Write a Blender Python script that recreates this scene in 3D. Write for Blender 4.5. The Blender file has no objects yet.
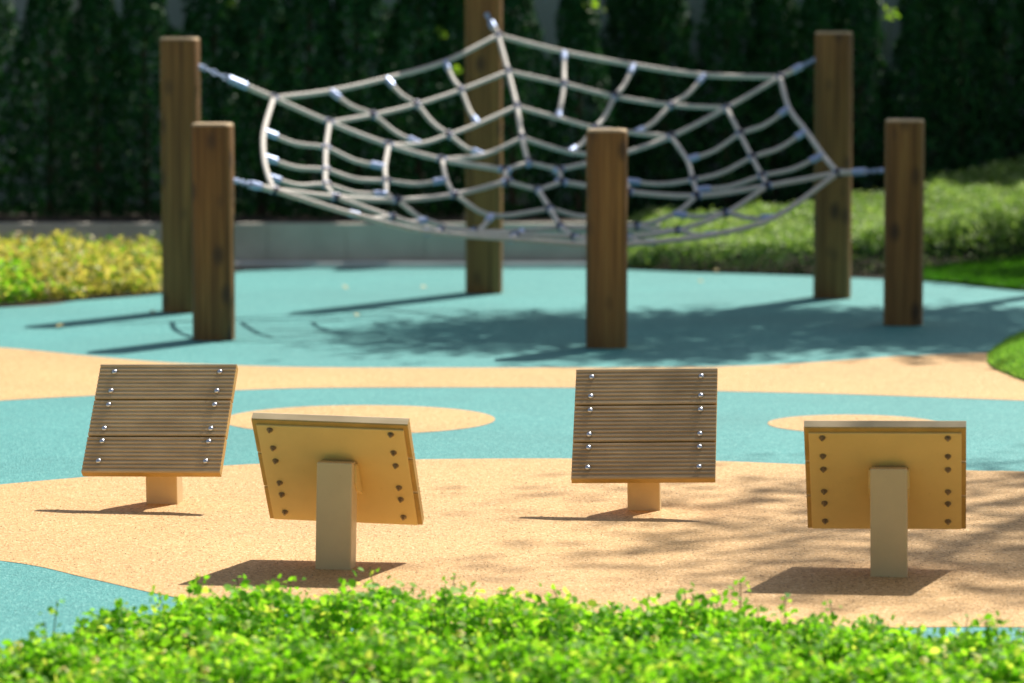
import bpy, bmesh, math, random
import numpy as np
from mathutils import Vector, Matrix

random.seed(7)
RNG = np.random.default_rng(11)
R = math.radians
scene = bpy.context.scene
COL = scene.collection

# ------------------------------------------------------------------ camera
FPX = 3870.0
HCAM = 1.47
PITCH = math.atan(336.5 / FPX)
CAM = Vector((0, 0, HCAM))
FWD = Vector((0, math.cos(PITCH), -math.sin(PITCH)))
UPV = Vector((0, math.sin(PITCH), math.cos(PITCH)))
RGT = Vector((1, 0, 0))

def ray(px, py):
    return FWD * FPX + RGT * (px - 512.0) + UPV * (341.5 - py)

def ground(px, py, z=0.0):
    d = ray(px, py)
    return CAM + d * ((z - HCAM) / d.z)

def at(px, py, Y):
    d = ray(px, py)
    return CAM + d * (Y / d.y)

cd = bpy.data.cameras.new("camera")
cam = bpy.data.objects.new("camera", cd)
COL.objects.link(cam)
cam.location = CAM
cam.rotation_euler = (R(90) - PITCH, 0, 0)
cd.sensor_width = 36.0
cd.lens = FPX / 1024 * 36.0
cd.clip_start = 0.1
cd.clip_end = 2000
cd.dof.use_dof = True
cd.dof.focus_distance = 10.8
cd.dof.aperture_fstop = 3.4
scene.camera = cam

# ------------------------------------------------------------------ light
SUN = Vector((0.425, 0.685, 1.0)).normalized()
sd = bpy.data.lights.new("sun", 'SUN')
sd.energy = 5.0
sd.angle = R(0.53)
sd.color = (1.0, 0.94, 0.85)
so = bpy.data.objects.new("sun", sd)
so.rotation_euler = (-SUN).to_track_quat('-Z', 'Y').to_euler()
COL.objects.link(so)
w = bpy.data.worlds.new("World")
scene.world = w
w.use_nodes = True
wn = w.node_tree
bg = wn.nodes['Background']
sky = wn.nodes.new('ShaderNodeTexSky')
sky.sky_type = 'NISHITA'
sky.sun_disc = False
sky.sun_elevation = math.asin(SUN.z)
sky.sun_rotation = math.atan2(SUN.x, SUN.y)
sky.dust_density = 2.0
sky.ozone_density = 0.6
hs = wn.nodes.new('ShaderNodeHueSaturation')
hs.inputs['Saturation'].default_value = 0.72
wn.links.new(sky.outputs[0], hs.inputs['Color'])
wn.links.new(hs.outputs[0], bg.inputs[0])
bg.inputs[1].default_value = 0.066
scene.view_settings.view_transform = 'Standard'
scene.view_settings.look = 'None'
scene.view_settings.exposure = 0.48
scene.view_settings.gamma = 1.0
scene.view_settings.use_curve_mapping = False
try:
    scene.cycles.max_bounces = 8
    scene.cycles.diffuse_bounces = 4
    scene.cycles.transmission_bounces = 4
    scene.cycles.caustics_reflective = False
    scene.cycles.caustics_refractive = False
    scene.cycles.sample_clamp_indirect = 6.0
except Exception:
    pass

# ------------------------------------------------------------------ helpers
def tag(o, label=None, cat=None, group=None, kind=None):
    if label: o['label'] = label
    if cat: o['category'] = cat
    if group: o['group'] = group
    if kind: o['kind'] = kind
    return o

def link(o, parent=None):
    COL.objects.link(o)
    if parent: o.parent = parent
    return o

def empty(name, loc=(0, 0, 0), rz=0.0):
    o = bpy.data.objects.new(name, None)
    o.location = loc
    o.rotation_euler = (0, 0, rz)
    o.empty_display_size = 0.1
    return link(o)

def obj(name, bm, mat, parent=None, smooth=False):
    me = bpy.data.meshes.new(name)
    bmesh.ops.recalc_face_normals(bm, faces=bm.faces)
    bm.to_mesh(me)
    bm.free()
    for m in (mat if isinstance(mat, (list, tuple)) else [mat]):
        me.materials.append(m)
    if smooth:
        for p in me.polygons: p.use_smooth = True
    return link(bpy.data.objects.new(name, me), parent)

def copy_tree(o, parent=None):
    c = o.copy()
    COL.objects.link(c)
    if parent: c.parent = parent
    for ch in list(o.children):
        copy_tree(ch, c)
    return c

def box(bm, x0, x1, y0, y1, z0, z1, bevel=0.0, seg=2, edges='all'):
    r = bmesh.ops.create_cube(bm, size=1.0)
    vs = r['verts']
    for v in vs:
        v.co = Vector(((x0 + x1) / 2 + v.co.x * (x1 - x0), (y0 + y1) / 2 + v.co.y * (y1 - y0),
                       (z0 + z1) / 2 + v.co.z * (z1 - z0)))
    if bevel > 0:
        es = set()
        for v in vs:
            for e in v.link_edges:
                es.add(e)
        bmesh.ops.bevel(bm, geom=list(es), offset=bevel, segments=seg, profile=0.6, affect='EDGES')

def tube(bm, pts, rad, n=8, caps=True):
    pts = [Vector(p) for p in pts]
    rings = []
    prev = None
    for i, p in enumerate(pts):
        if i == 0: t = pts[1] - pts[0]
        elif i == len(pts) - 1: t = pts[-1] - pts[-2]
        else: t = pts[i + 1] - pts[i - 1]
        t.normalize()
        if prev is None:
            a = Vector((0, 0, 1)) if abs(t.z) < 0.9 else Vector((1, 0, 0))
            u = t.cross(a).normalized()
        else:
            u = (prev - t * prev.dot(t)).normalized()
        prev = u
        v = t.cross(u)
        rr = rad[i] if isinstance(rad, (list, tuple)) else rad
        rings.append([bm.verts.new(p + (u * math.cos(2 * math.pi * k / n) + v * math.sin(2 * math.pi * k / n)) * rr)
                      for k in range(n)])
    for a, b in zip(rings[:-1], rings[1:]):
        for k in range(n):
            bm.faces.new((a[k], a[(k + 1) % n], b[(k + 1) % n], b[k]))
    if caps:
        bm.faces.new(rings[0][::-1])
        bm.faces.new(rings[-1])

def smooth_path(pts, sub=8):
    pts = [Vector(p) for p in pts]
    if len(pts) == 2:
        return [pts[0].lerp(pts[1], k / sub) for k in range(sub + 1)]
    out = []
    P = [pts[0] * 2 - pts[1]] + pts + [pts[-1] * 2 - pts[-2]]
    for i in range(1, len(P) - 2):
        p0, p1, p2, p3 = P[i - 1:i + 3]
        for k in range(sub):
            t = k / sub
            out.append(0.5 * ((2 * p1) + (p2 - p0) * t + (2 * p0 - 5 * p1 + 4 * p2 - p3) * t * t
                              + (3 * p1 - p0 - 3 * p2 + p3) * t ** 3))
    out.append(pts[-1].copy())
    return out

def poly_sheet(name, pts, z, mat, parent=None):
    bm = bmesh.new()
    vs = [bm.verts.new((p[0], p[1], z)) for p in pts]
    f = bm.faces.new(vs)
    bmesh.ops.triangulate(bm, faces=[f])
    o = obj(name, bm, mat, parent)
    for p in o.data.polygons:
        if p.normal.z < 0: p.flip()
    return o

def smooth2(pts, sub=8):
    return [(p.x, p.y) for p in smooth_path([Vector((a[0], a[1], 0)) for a in pts], sub)]

# ------------------------------------------------------------------ materials
def mat_new(name):
    m = bpy.data.materials.new(name)
    m.use_nodes = True
    nt = m.node_tree
    return m, nt, nt.nodes['Principled BSDF']

def ramp(nt, stops):
    r = nt.nodes.new('ShaderNodeValToRGB')
    el = r.color_ramp.elements
    while len(el) > 1: el.remove(el[-1])
    el[0].position = stops[0][0]; el[0].color = (*stops[0][1], 1)
    for p, c in stops[1:]:
        e = el.new(p); e.color = (*c, 1)
    return r

def noise(nt, scale, detail=3.0, rough=0.6, vec=None):
    n = nt.nodes.new('ShaderNodeTexNoise')
    n.inputs['Scale'].default_value = scale
    n.inputs['Detail'].default_value = detail
    n.inputs['Roughness'].default_value = rough
    if vec: nt.links.new(vec, n.inputs['Vector'])
    return n

def mapping(nt, scale, src='Object', randomize=False):
    tc = nt.nodes.new('ShaderNodeTexCoord')
    mp = nt.nodes.new('ShaderNodeMapping')
    mp.inputs['Scale'].default_value = scale
    nt.links.new(tc.outputs[src], mp.inputs['Vector'])
    if randomize:
        oi = nt.nodes.new('ShaderNodeObjectInfo')
        mu = nt.nodes.new('ShaderNodeMath'); mu.operation = 'MULTIPLY'
        mu.inputs[1].default_value = 37.0
        nt.links.new(oi.outputs['Random'], mu.inputs[0])
        nt.links.new(mu.outputs[0], mp.inputs['Location'])
    return mp.outputs[0]

def mix(nt, fac, a, b, mode='MIX'):
    m = nt.nodes.new('ShaderNodeMix')
    m.data_type = 'RGBA'; m.blend_type = mode
    for sock, v in ((m.inputs[0], fac), (m.inputs[6], a), (m.inputs[7], b)):
        if hasattr(v, 'is_linked'): nt.links.new(v, sock)
        elif isinstance(v, (int, float)): sock.default_value = v
        else: sock.default_value = (*v, 1)
    return m.outputs[2]

def bump(nt, b, height, strength, dist):
    n = nt.nodes.new('ShaderNodeBump')
    n.inputs['Strength'].default_value = strength
    n.inputs['Distance'].default_value = dist
    nt.links.new(height, n.inputs['Height'])
    nt.links.new(n.outputs[0], b.inputs['Normal'])

def m_rubber(name, c_dark, c_mid, c_light, rough=0.68, speck=(0.06, 0.04, 0.02), speck_amt=0.5):
    m, nt, b = mat_new(name)
    v = mapping(nt, (1, 1, 1))
    vo = nt.nodes.new('ShaderNodeTexVoronoi')
    vo.inputs['Scale'].default_value = 170.0
    nt.links.new(v, vo.inputs['Vector'])
    sep = nt.nodes.new('ShaderNodeSeparateColor')
    nt.links.new(vo.outputs['Color'], sep.inputs[0])
    rp = ramp(nt, [(0.0, c_dark), (0.25, c_mid), (0.8, c_mid), (1.0, c_light)])
    nt.links.new(sep.outputs[0], rp.inputs[0])
    # scattered dark grit
    vs = nt.nodes.new('ShaderNodeTexVoronoi')
    vs.inputs['Scale'].default_value = 38.0
    nt.links.new(v, vs.inputs['Vector'])
    lt = ramp(nt, [(0.0, (1, 1, 1)), (0.13, (1, 1, 1)), (0.19, (0, 0, 0))])
    nt.links.new(vs.outputs['Distance'], lt.inputs[0])
    sp2 = nt.nodes.new('ShaderNodeSeparateColor')
    nt.links.new(vs.outputs['Color'], sp2.inputs[0])
    th = ramp(nt, [(0.72, (0, 0, 0)), (0.8, (1, 1, 1))])
    nt.links.new(sp2.outputs[1], th.inputs[0])
    nm = noise(nt, 2.3, 4, 0.6, v)
    nr = ramp(nt, [(0.35, (0.15, 0.15, 0.15)), (0.7, (1, 1, 1))])
    nt.links.new(nm.outputs[0], nr.inputs[0])
    a = mix(nt, 1.0, lt.outputs[0], th.outputs[0], 'MULTIPLY')
    a = mix(nt, 1.0, a, nr.outputs[0], 'MULTIPLY')
    a = mix(nt, 1.0, a, (speck_amt,) * 3, 'MULTIPLY')
    bw = nt.nodes.new('ShaderNodeRGBToBW'); nt.links.new(a, bw.inputs[0])
    c = mix(nt, bw.outputs[0], rp.outputs[0], speck)
    # worn / dusty variation
    n2 = noise(nt, 0.9, 6, 0.65, v)
    r2 = ramp(nt, [(0.3, (0.86, 0.86, 0.86)), (0.7, (1.06, 1.06, 1.06))])
    nt.links.new(n2.outputs[0], r2.inputs[0])
    c = mix(nt, 1.0, c, r2.outputs[0], 'MULTIPLY')
    nt.links.new(c, b.inputs['Base Color'])
    b.inputs['Roughness'].default_value = rough
    b.inputs['Specular IOR Level'].default_value = 0.42
    bump(nt, b, vo.outputs['Distance'], 0.5, 0.004)
    return m

M_TAN = m_rubber('tan_rubber', (0.30, 0.155, 0.04), (0.60, 0.36, 0.138), (0.83, 0.59, 0.31), rough=0.7, speck_amt=0.22)
M_TEAL = m_rubber('teal_rubber', (0.018, 0.165, 0.165), (0.058, 0.29, 0.28), (0.18, 0.46, 0.43), speck=(0.03, 0.10, 0.11), speck_amt=0.4)

def m_simple(name, col, rough=0.6, metal=0.0, var=0.12, scale=6.0, spec=0.5, bumpd=0.0, bscale=60):
    m, nt, b = mat_new(name)
    v = mapping(nt, (1, 1, 1))
    n = noise(nt, scale, 6, 0.6, v)
    lo = tuple(c * (1 - var) for c in col); hi = tuple(min(1, c * (1 + var)) for c in col)
    rp = ramp(nt, [(0.3, lo), (0.7, hi)])
    nt.links.new(n.outputs[0], rp.inputs[0])
    nt.links.new(rp.outputs[0], b.inputs['Base Color'])
    b.inputs['Roughness'].default_value = rough
    b.inputs['Metallic'].default_value = metal
    b.inputs['Specular IOR Level'].default_value = spec
    if bumpd:
        n2 = noise(nt, bscale, 4, 0.6, v)
        bump(nt, b, n2.outputs[0], 0.5, bumpd)
    return m

M_SOIL = m_simple('soil', (0.035, 0.025, 0.015), 0.95, var=0.4, scale=20, bumpd=0.01)
M_GROUND = m_simple('ground_earth', (0.10, 0.085, 0.06), 0.95, var=0.3, scale=2, bumpd=0.01)
def m_paint(name, col, seed):
    m, nt, b = mat_new(name)
    v = mapping(nt, (1, 1, 1), randomize=True)
    n = noise(nt, 5, 6, 0.65, v)
    rp = ramp(nt, [(0.3, tuple(c * 0.93 for c in col)), (0.7, tuple(min(1, c * 1.06) for c in col))])
    nt.links.new(n.outputs[0], rp.inputs[0])
    vs = mapping(nt, (26, 26, 9), randomize=True)
    n2 = noise(nt, 1.7, 7, 0.75, vs)
    r2 = ramp(nt, [(0.63, (0, 0, 0)), (0.74, (0.5, 0.5, 0.5))])
    nt.links.new(n2.outputs[0], r2.inputs[0])
    bw = nt.nodes.new('ShaderNodeRGBToBW'); nt.links.new(r2.outputs[0], bw.inputs[0])
    c = mix(nt, bw.outputs[0], rp.outputs[0], tuple(q * 0.62 for q in col))
    nt.links.new(c, b.inputs['Base Color'])
    rr = ramp(nt, [(0.3, (0.34, 0.34, 0.34)), (0.7, (0.6, 0.6, 0.6))])
    nt.links.new(n2.outputs[0], rr.inputs[0])
    nt.links.new(rr.outputs[0], b.inputs['Roughness'])
    n3 = noise(nt, 140, 4, 0.6, v)
    bump(nt, b, n3.outputs[0], 0.5, 0.0007)
    return m
M_CREAM = m_paint('cream_paint', (0.77, 0.56, 0.215), 1)
M_CREAMPOST = m_paint('cream_post_paint', (0.72, 0.55, 0.30), 2)
M_STEEL = m_simple('zinc_steel', (0.72, 0.74, 0.78), 0.28, 1.0, var=0.1, scale=30)
M_NUT = m_simple('dull_nut', (0.33, 0.26, 0.17), 0.45, 0.6, var=0.25, scale=60)
M_CLAMP = m_simple('clamp_metal', (0.44, 0.54, 0.78), 0.45, 0.4, var=0.1, scale=30)
M_CLAMPD = m_simple('dark_clamp_joint', (0.03, 0.035, 0.07), 0.5, 0.3, var=0.2, scale=30)
M_CONC = m_simple('concrete', (0.52, 0.49, 0.42), 0.9, var=0.16, scale=3, bumpd=0.004)
M_CONCK = m_simple('kerb_concrete', (0.62, 0.62, 0.60), 0.9, var=0.14, scale=4, bumpd=0.003)
M_WALL = m_simple('grey_render', (0.46, 0.50, 0.50), 0.9, var=0.10, scale=1.5, bumpd=0.003)
M_BARK = m_simple('bark', (0.09, 0.065, 0.04), 0.9, var=0.4, scale=25, bumpd=0.01)
M_STEM = m_simple('stem', (0.09, 0.13, 0.03), 0.7, var=0.3, scale=25)

def m_rope():
    m, nt, b = mat_new('beige_rope')
    v = mapping(nt, (1, 1, 1))
    n = noise(nt, 90, 3, 0.6, v)
    rp = ramp(nt, [(0.3, (0.56, 0.515, 0.45)), (0.7, (0.74, 0.69, 0.61))])
    nt.links.new(n.outputs[0], rp.inputs[0])
    nt.links.new(rp.outputs[0], b.inputs['Base Color'])
    b.inputs['Roughness'].default_value = 0.65
    b.inputs['Sheen Weight'].default_value = 0.3
    bump(nt, b, n.outputs[0], 0.5, 0.003)
    return m
M_ROPE = m_rope()

def m_wood(name='round_timber', k=1.0):
    m, nt, b = mat_new(name)
    tc = nt.nodes.new('ShaderNodeTexCoord')
    v = mapping(nt, (11, 11, 0.42), randomize=True)
    n = noise(nt, 1.6, 7, 0.65, v)
    v2 = mapping(nt, (60, 60, 1.2), randomize=True)
    n2 = noise(nt, 1.5, 5, 0.6, v2)
    rp = ramp(nt, [(0.25, (0.10 * k, 0.046 * k, 0.012 * k)), (0.45, (0.22 * k, 0.104 * k, 0.027 * k)),
                   (0.6, (0.31 * k, 0.160 * k, 0.044 * k)), (0.8, (0.40 * k, 0.23 * k, 0.075 * k))])
    nt.links.new(n.outputs[0], rp.inputs[0])
    r2 = ramp(nt, [(0.34, (0.58, 0.54, 0.50)), (0.58, (1.06, 1.06, 1.06))])
    nt.links.new(n2.outputs[0], r2.inputs[0])
    c = mix(nt, 1.0, rp.outputs[0], r2.outputs[0], 'MULTIPLY')
    # knots
    v3 = mapping(nt, (8.5, 8.5, 5.0), randomize=True)
    vo = nt.nodes.new('ShaderNodeTexVoronoi'); vo.inputs['Scale'].default_value = 1.0
    nt.links.new(v3, vo.inputs['Vector'])
    kr = ramp(nt, [(0.0, (0.95, 0.95, 0.95)), (0.12, (0.8, 0.8, 0.8)), (0.30, (0, 0, 0))])
    nt.links.new(vo.outputs['Distance'], kr.inputs[0])
    bw = nt.nodes.new('ShaderNodeRGBToBW'); nt.links.new(kr.outputs[0], bw.inputs[0])
    c = mix(nt, bw.outputs[0], c, (0.06 * k, 0.03 * k, 0.014 * k))
    nt.links.new(c, b.inputs['Base Color'])
    b.inputs['Roughness'].default_value = 0.62
    b.inputs['Specular IOR Level'].default_value = 0.4
    bump(nt, b, n2.outputs[0], 0.5, 0.004)
    return m
M_WOOD = m_wood()
M_ENDGRAIN = m_simple('timber_end_grain', (0.56, 0.41, 0.24), 0.75, var=0.25, scale=40, bumpd=0.001)

def m_plank():
    m, nt, b = mat_new('composite_plank')
    v = mapping(nt, (1.6, 45, 45), randomize=True)
    n = noise(nt, 2.0, 5, 0.6, v)
    v2 = mapping(nt, (5, 9, 9), randomize=True)
    n2 = noise(nt, 1.5, 4, 0.55, v2)
    rp = ramp(nt, [(0.3, (0.60, 0.455, 0.26)), (0.55, (0.68, 0.53, 0.315)), (0.75, (0.75, 0.60, 0.375))])
    nt.links.new(n.outputs[0], rp.inputs[0])
    r2 = ramp(nt, [(0.3, (0.78, 0.75, 0.72)), (0.7, (1.05, 1.05, 1.05))])
    nt.links.new(n2.outputs[0], r2.inputs[0])
    c = mix(nt, 1.0, rp.outputs[0], r2.outputs[0], 'MULTIPLY')
    oi = nt.nodes.new('ShaderNodeObjectInfo')
    r3 = ramp(nt, [(0.0, (0.80, 0.77, 0.74)), (0.5, (0.95, 0.95, 0.94)), (1.0, (1.06, 1.05, 1.04))])
    nt.links.new(oi.outputs['Random'], r3.inputs[0])
    c = mix(nt, 1.0, c, r3.outputs[0], 'MULTIPLY')
    nt.links.new(c, b.inputs['Base Color'])
    b.inputs['Roughness'].default_value = 0.45
    bump(nt, b, n.outputs[0], 0.3, 0.0012)
    return m
M_PLANK = m_plank()
M_PLANKEDGE = m_simple('plank_edge_wood', (0.50, 0.31, 0.085), 0.5, var=0.2, scale=14, bumpd=0.001, bscale=90)

def m_leaf(name, stops, trans=0.35, rough=0.5, tint=(1.0, 1.25, 0.35), spec=0.4):
    m, nt, b = mat_new(name)
    g = nt.nodes.new('ShaderNodeNewGeometry')
    rp = ramp(nt, stops)
    nt.links.new(g.outputs['Random Per Island'], rp.inputs[0])
    nt.links.new(rp.outputs[0], b.inputs['Base Color'])
    b.inputs['Roughness'].default_value = rough
    b.inputs['Specular IOR Level'].default_value = spec
    tr = nt.nodes.new('ShaderNodeBsdfTranslucent')
    tcol = mix(nt, 1.0, rp.outputs[0], tint, 'MULTIPLY')
    nt.links.new(tcol, tr.inputs[0])
    ms = nt.nodes.new('ShaderNodeMixShader')
    ms.inputs[0].default_value = trans
    out = nt.nodes['Material Output']
    nt.links.new(b.outputs[0], ms.inputs[1])
    nt.links.new(tr.outputs[0], ms.inputs[2])
    nt.links.new(ms.outputs[0], out.inputs[0])
    return m

M_LF_FRONT = m_leaf('groundcover_leaf', [(0.0, (0.095, 0.27, 0.018)), (0.4, (0.21, 0.46, 0.03)), (0.75, (0.31, 0.57, 0.065)),
                                        (0.93, (0.46, 0.58, 0.12)), (1.0, (0.66, 0.66, 0.22))], trans=0.58, tint=(1.55, 1.65, 0.6), spec=0.25, rough=0.55)
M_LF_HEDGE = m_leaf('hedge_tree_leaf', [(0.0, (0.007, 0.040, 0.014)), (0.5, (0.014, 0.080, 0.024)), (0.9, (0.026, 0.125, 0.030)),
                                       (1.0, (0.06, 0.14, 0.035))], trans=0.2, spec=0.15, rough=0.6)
M_LF_SPRIG = m_leaf('young_leaf', [(0.0, (0.18, 0.32, 0.04)), (1.0, (0.30, 0.42, 0.06))], trans=0.55, tint=(1.3, 1.5, 0.5))
M_LF_GOLD = m_leaf('golden_leaf', [(0.0, (0.22, 0.34, 0.06)), (0.4, (0.50, 0.48, 0.13)), (0.75, (0.64, 0.58, 0.20)),
                                  (1.0, (0.70, 0.55, 0.24))], trans=0.5, tint=(1.4, 1.4, 0.6))
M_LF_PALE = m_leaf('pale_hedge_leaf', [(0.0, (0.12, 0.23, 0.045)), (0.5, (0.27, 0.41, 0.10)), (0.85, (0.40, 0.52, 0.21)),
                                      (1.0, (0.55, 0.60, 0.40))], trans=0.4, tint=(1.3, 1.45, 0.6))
M_GRASS = m_leaf('grass_blade', [(0.0, (0.04, 0.15, 0.012)), (0.5, (0.075, 0.24, 0.02)), (1.0, (0.14, 0.33, 0.03))], trans=0.4,
                 tint=(1.1, 1.3, 0.4))
M_PETAL = m_leaf('yellow_petal', [(0.0, (0.80, 0.60, 0.05)), (1.0, (0.88, 0.78, 0.25))], trans=0.5, tint=(1.1, 1.1, 0.8))
M_TURFB = m_leaf('turf_blade', [(0.0, (0.15, 0.32, 0.06)), (0.5, (0.24, 0.43, 0.09)), (1.0, (0.35, 0.52, 0.14))], trans=0.5, tint=(1.2, 1.4, 0.6))
M_TURF = m_simple('turf_under', (0.05, 0.15, 0.02), 0.9, var=0.3, scale=40, bumpd=0.01)
M_FALLEN = m_leaf('fallen_leaf', [(0.0, (0.34, 0.27, 0.09)), (1.0, (0.55, 0.47, 0.20))], trans=0.2, tint=(1, 1, 0.6))

# ------------------------------------------------------------------ leaf clouds (numpy)
def leaf_mesh(name, P, N, size, mats, mat_idx=None, width=0.5, nv=6, droop=0.15):
    """P centres (n,3); N leaf normals (n,3); size (n,)"""
    n = len(P)
    N = N / np.linalg.norm(N, axis=1, keepdims=True)
    a = RNG.normal(size=(n, 3))
    T = a - N * np.sum(a * N, axis=1, keepdims=True)
    T /= np.linalg.norm(T, axis=1, keepdims=True)
    B = np.cross(N, T)
    if nv == 6:
        loc = np.array([(-0.5, 0, 0), (-0.18, width * 0.5, 0.06), (0.22, width * 0.45, 0.05), (0.5, 0, -droop),
                        (0.22, -width * 0.45, 0.05), (-0.18, -width * 0.5, 0.06)])
    elif nv == 3:
        loc = np.array([(0, width * 0.5, 0), (1.0, 0, 0), (0, -width * 0.5, 0)])
    else:
        loc = np.array([(-0.5, 0, 0), (0.05, width * 0.5, 0.07), (0.5, 0, -droop), (0.05, -width * 0.5, 0.07)])
    k = len(loc)
    V = (P[:, None, :] + size[:, None, None] * (loc[None, :, 0:1] * T[:, None, :] + loc[None, :, 1:2] * B[:, None, :]
                                                + loc[None, :, 2:3] * N[:, None, :]))
    me = bpy.data.meshes.new(name)
    me.vertices.add(n * k)
    me.vertices.foreach_set('co', V.reshape(-1).astype(np.float32))
    me.loops.add(n * k)
    me.loops.foreach_set('vertex_index', np.arange(n * k, dtype=np.int32))
    me.polygons.add(n)
    me.polygons.foreach_set('loop_start', np.arange(0, n * k, k, dtype=np.int32))
    me.polygons.foreach_set('loop_total', np.full(n, k, dtype=np.int32))
    for m in (mats if isinstance(mats, (list, tuple)) else [mats]):
        me.materials.append(m)
    if mat_idx is not None:
        me.polygons.foreach_set('material_index', mat_idx.astype(np.int32))
    me.update(calc_edges=True)
    me.validate()
    return me

def lumps(x, y, seed, freqs=((1.3, 0.5), (3.1, 0.3), (6.7, 0.2))):
    r = np.random.default_rng(seed)
    o = np.zeros_like(x)
    for f, a in freqs:
        for _ in range(3):
            th = r.uniform(0, math.pi * 2); ph = r.uniform(0, 6.28)
            o += a / 3 * np.sin((x * math.cos(th) + y * math.sin(th)) * f * 2 + ph)
    return o

# ================================================================== SETTING
poly_sheet('ground', [(-400, -60), (400, -60), (400, 900), (-400, 900)], 0.0, M_GROUND)['kind'] = 'structure'

def gp(px, py):
    p = ground(px, py + 0.5, 0.005); return (p.x, p.y)

far_edge = [(-7, 17.2), (-4.2, 18.0), gp(0, 307), gp(80, 300), gp(163, 293), gp(200, 282), gp(240, 271), gp(300, 267.5), gp(420, 267.0), gp(585, 267.5),
            gp(680, 271.5), gp(800, 275), gp(925, 281), gp(1024, 291), (3.6, 18.7), (6.5, 17.5)]
teal_pts = smooth2(far_edge, 6) + [(7.0, 4.0), (-7.0, 4.0)]
poly_sheet('teal_rubber_ground', teal_pts, 0.004, M_TEAL)['kind'] = 'structure'

band = smooth2([gp(-330, 325), gp(-150, 338), gp(0, 347), gp(84, 355), gp(160, 361.5), gp(239, 365), gp(340, 367), gp(576, 367), gp(717, 366),
                gp(794, 363), gp(896, 356), gp(993, 352), gp(1120, 347), gp(1300, 342)], 6) + \
       smooth2([gp(1300, 412), gp(1150, 405), gp(1024, 400), gp(848, 393.6), gp(719, 390.5), gp(576, 387), gp(340, 387), gp(237, 389.5),
                gp(94, 395), gp(0, 400), gp(-150, 410), gp(-330, 424)], 6)
poly_sheet('tan_rubber_path', band, 0.0052, M_TAN)['kind'] = 'structure'
main = smooth2([gp(-420, 535), gp(-200, 503), gp(0, 484), gp(85, 476.5), gp(165, 469.5), gp(265, 463), gp(415, 459), gp(575, 458), gp(716, 460.5), gp(807, 464),
                gp(971, 470), gp(1024, 471), gp(1200, 480), gp(1420, 500)], 6) + \
       smooth2([gp(1420, 640), gp(1200, 628), gp(1024, 626.6), gp(905, 627), gp(700, 634), gp(500, 632), gp(300, 615), gp(175, 596.5), gp(90, 578),
                gp(0, 560), gp(-200, 545), gp(-420, 540)], 6)
poly_sheet('tan_rubber_ground', main, 0.0052, M_TAN)['kind'] = 'structure'
def disc(name, c, r):
    poly_sheet(name, [(c[0] + r * math.cos(a * math.pi / 40), c[1] + r * math.sin(a * math.pi / 40)) for a in range(80)], 0.0052,
               M_TAN)['kind'] = 'structure'
pa, pb = ground(370, 405.2, 0.005), ground(370, 434.2, 0.005)
rt = ground(495, 419, 0.005)
cy_ = (pa.y + pb.y) / 2
rr = (pa.y - pb.y) / 2
disc('tan_rubber_circle', (rt.x - rr, cy_), rr)
pa, pb = ground(865, 415.8, 0.005), ground(865, 432, 0.005)
lt_ = ground(768, 424, 0.005)
rr = (pa.y - pb.y) / 2 * 1.15
disc('tan_rubber_spot', (lt_.x + rr, (pa.y + pb.y) / 2), rr)

# soil beds
poly_sheet('soil_bed', [(-7, 17.25), (-4.2, 18.04), gp(0, 306), gp(80, 299), gp(163, 292.4), gp(196, 281.5), (-2.0, 21.4), (-7, 21.4)], 0.012, M_SOIL)['kind'] = 'structure'
front_edge = [(-5, 7.2), (-2.6, 7.7), (-1.55, 8.05), (-1.15, 8.25), (-0.95, 8.6), (-0.75, 8.85), (-0.3, 8.95), (0.1, 8.88), (0.35, 8.78), (0.65, 8.72), (0.95, 8.55), (1.25, 8.4),
              (1.7, 8.3), (2.6, 8.1), (5, 7.6)]
fe = smooth2(front_edge, 5)
poly_sheet('planting_soil', fe + [(5, 4.2), (-5, 4.2)], 0.012, M_SOIL)['kind'] = 'structure'

# planter wall with kerb
t = empty('planter_wall', (0, 21.75, 0))
tag(t, 'low grey concrete planter wall running along the back of the play area', 'wall')
bm = bmesh.new()
for i in range(17):
    x0 = -6.69 + i * 0.4435 - 0.0105
    box(bm, x0 + 0.0007, x0 + 0.4428, 0, 0.07, 0.0, 0.246, 0.003, 1)
obj('wall_panel', bm, M_CONC, t)
bm = bmesh.new(); box(bm, -6.69, 0.66, -0.15, -0.004, 0.0, 0.035, 0.006, 1)
obj('kerb', bm, M_CONCK, t)
poly_sheet('planter_soil', [(-6.69, 21.82), (0.66, 21.82), (0.66, 24.3), (-6.69, 24.3)], 0.225, M_SOIL)['kind'] = 'structure'

poly_sheet('hedge_soil', [gp(616, 268.8), gp(680, 270.5), gp(800, 274.2), gp(920, 280), (2.4, 21.1), (3.1, 21.9), (7, 23.2), (7, 24.3), (0.67, 24.3), (0.67, 21.7)], 0.008, M_SOIL)['kind'] = 'structure'
t = empty('boundary_wall', (0, 24.0, 0))
tag(t, 'tall pale grey rendered wall standing behind the dark columnar hedge', 'wall')
bm = bmesh.new(); box(bm, -12, 12, 0.35, 0.53, 0, 1.78, 0.01, 1)
obj('wall_face', bm, M_WALL, t)
bm = bmesh.new()
for i in range(9):
    box(bm, -11.1 + i * 2.74, -10.86 + i * 2.74, 0.30, 0.347, 0, 1.80, 0.006, 1)
obj('pilaster', bm, M_CONC, t)
bm = bmesh.new(); box(bm, -12.05, 12.05, 0.29, 0.59, 1.805, 1.87, 0.008, 1)
obj('coping', bm, M_CONC, t)

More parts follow.
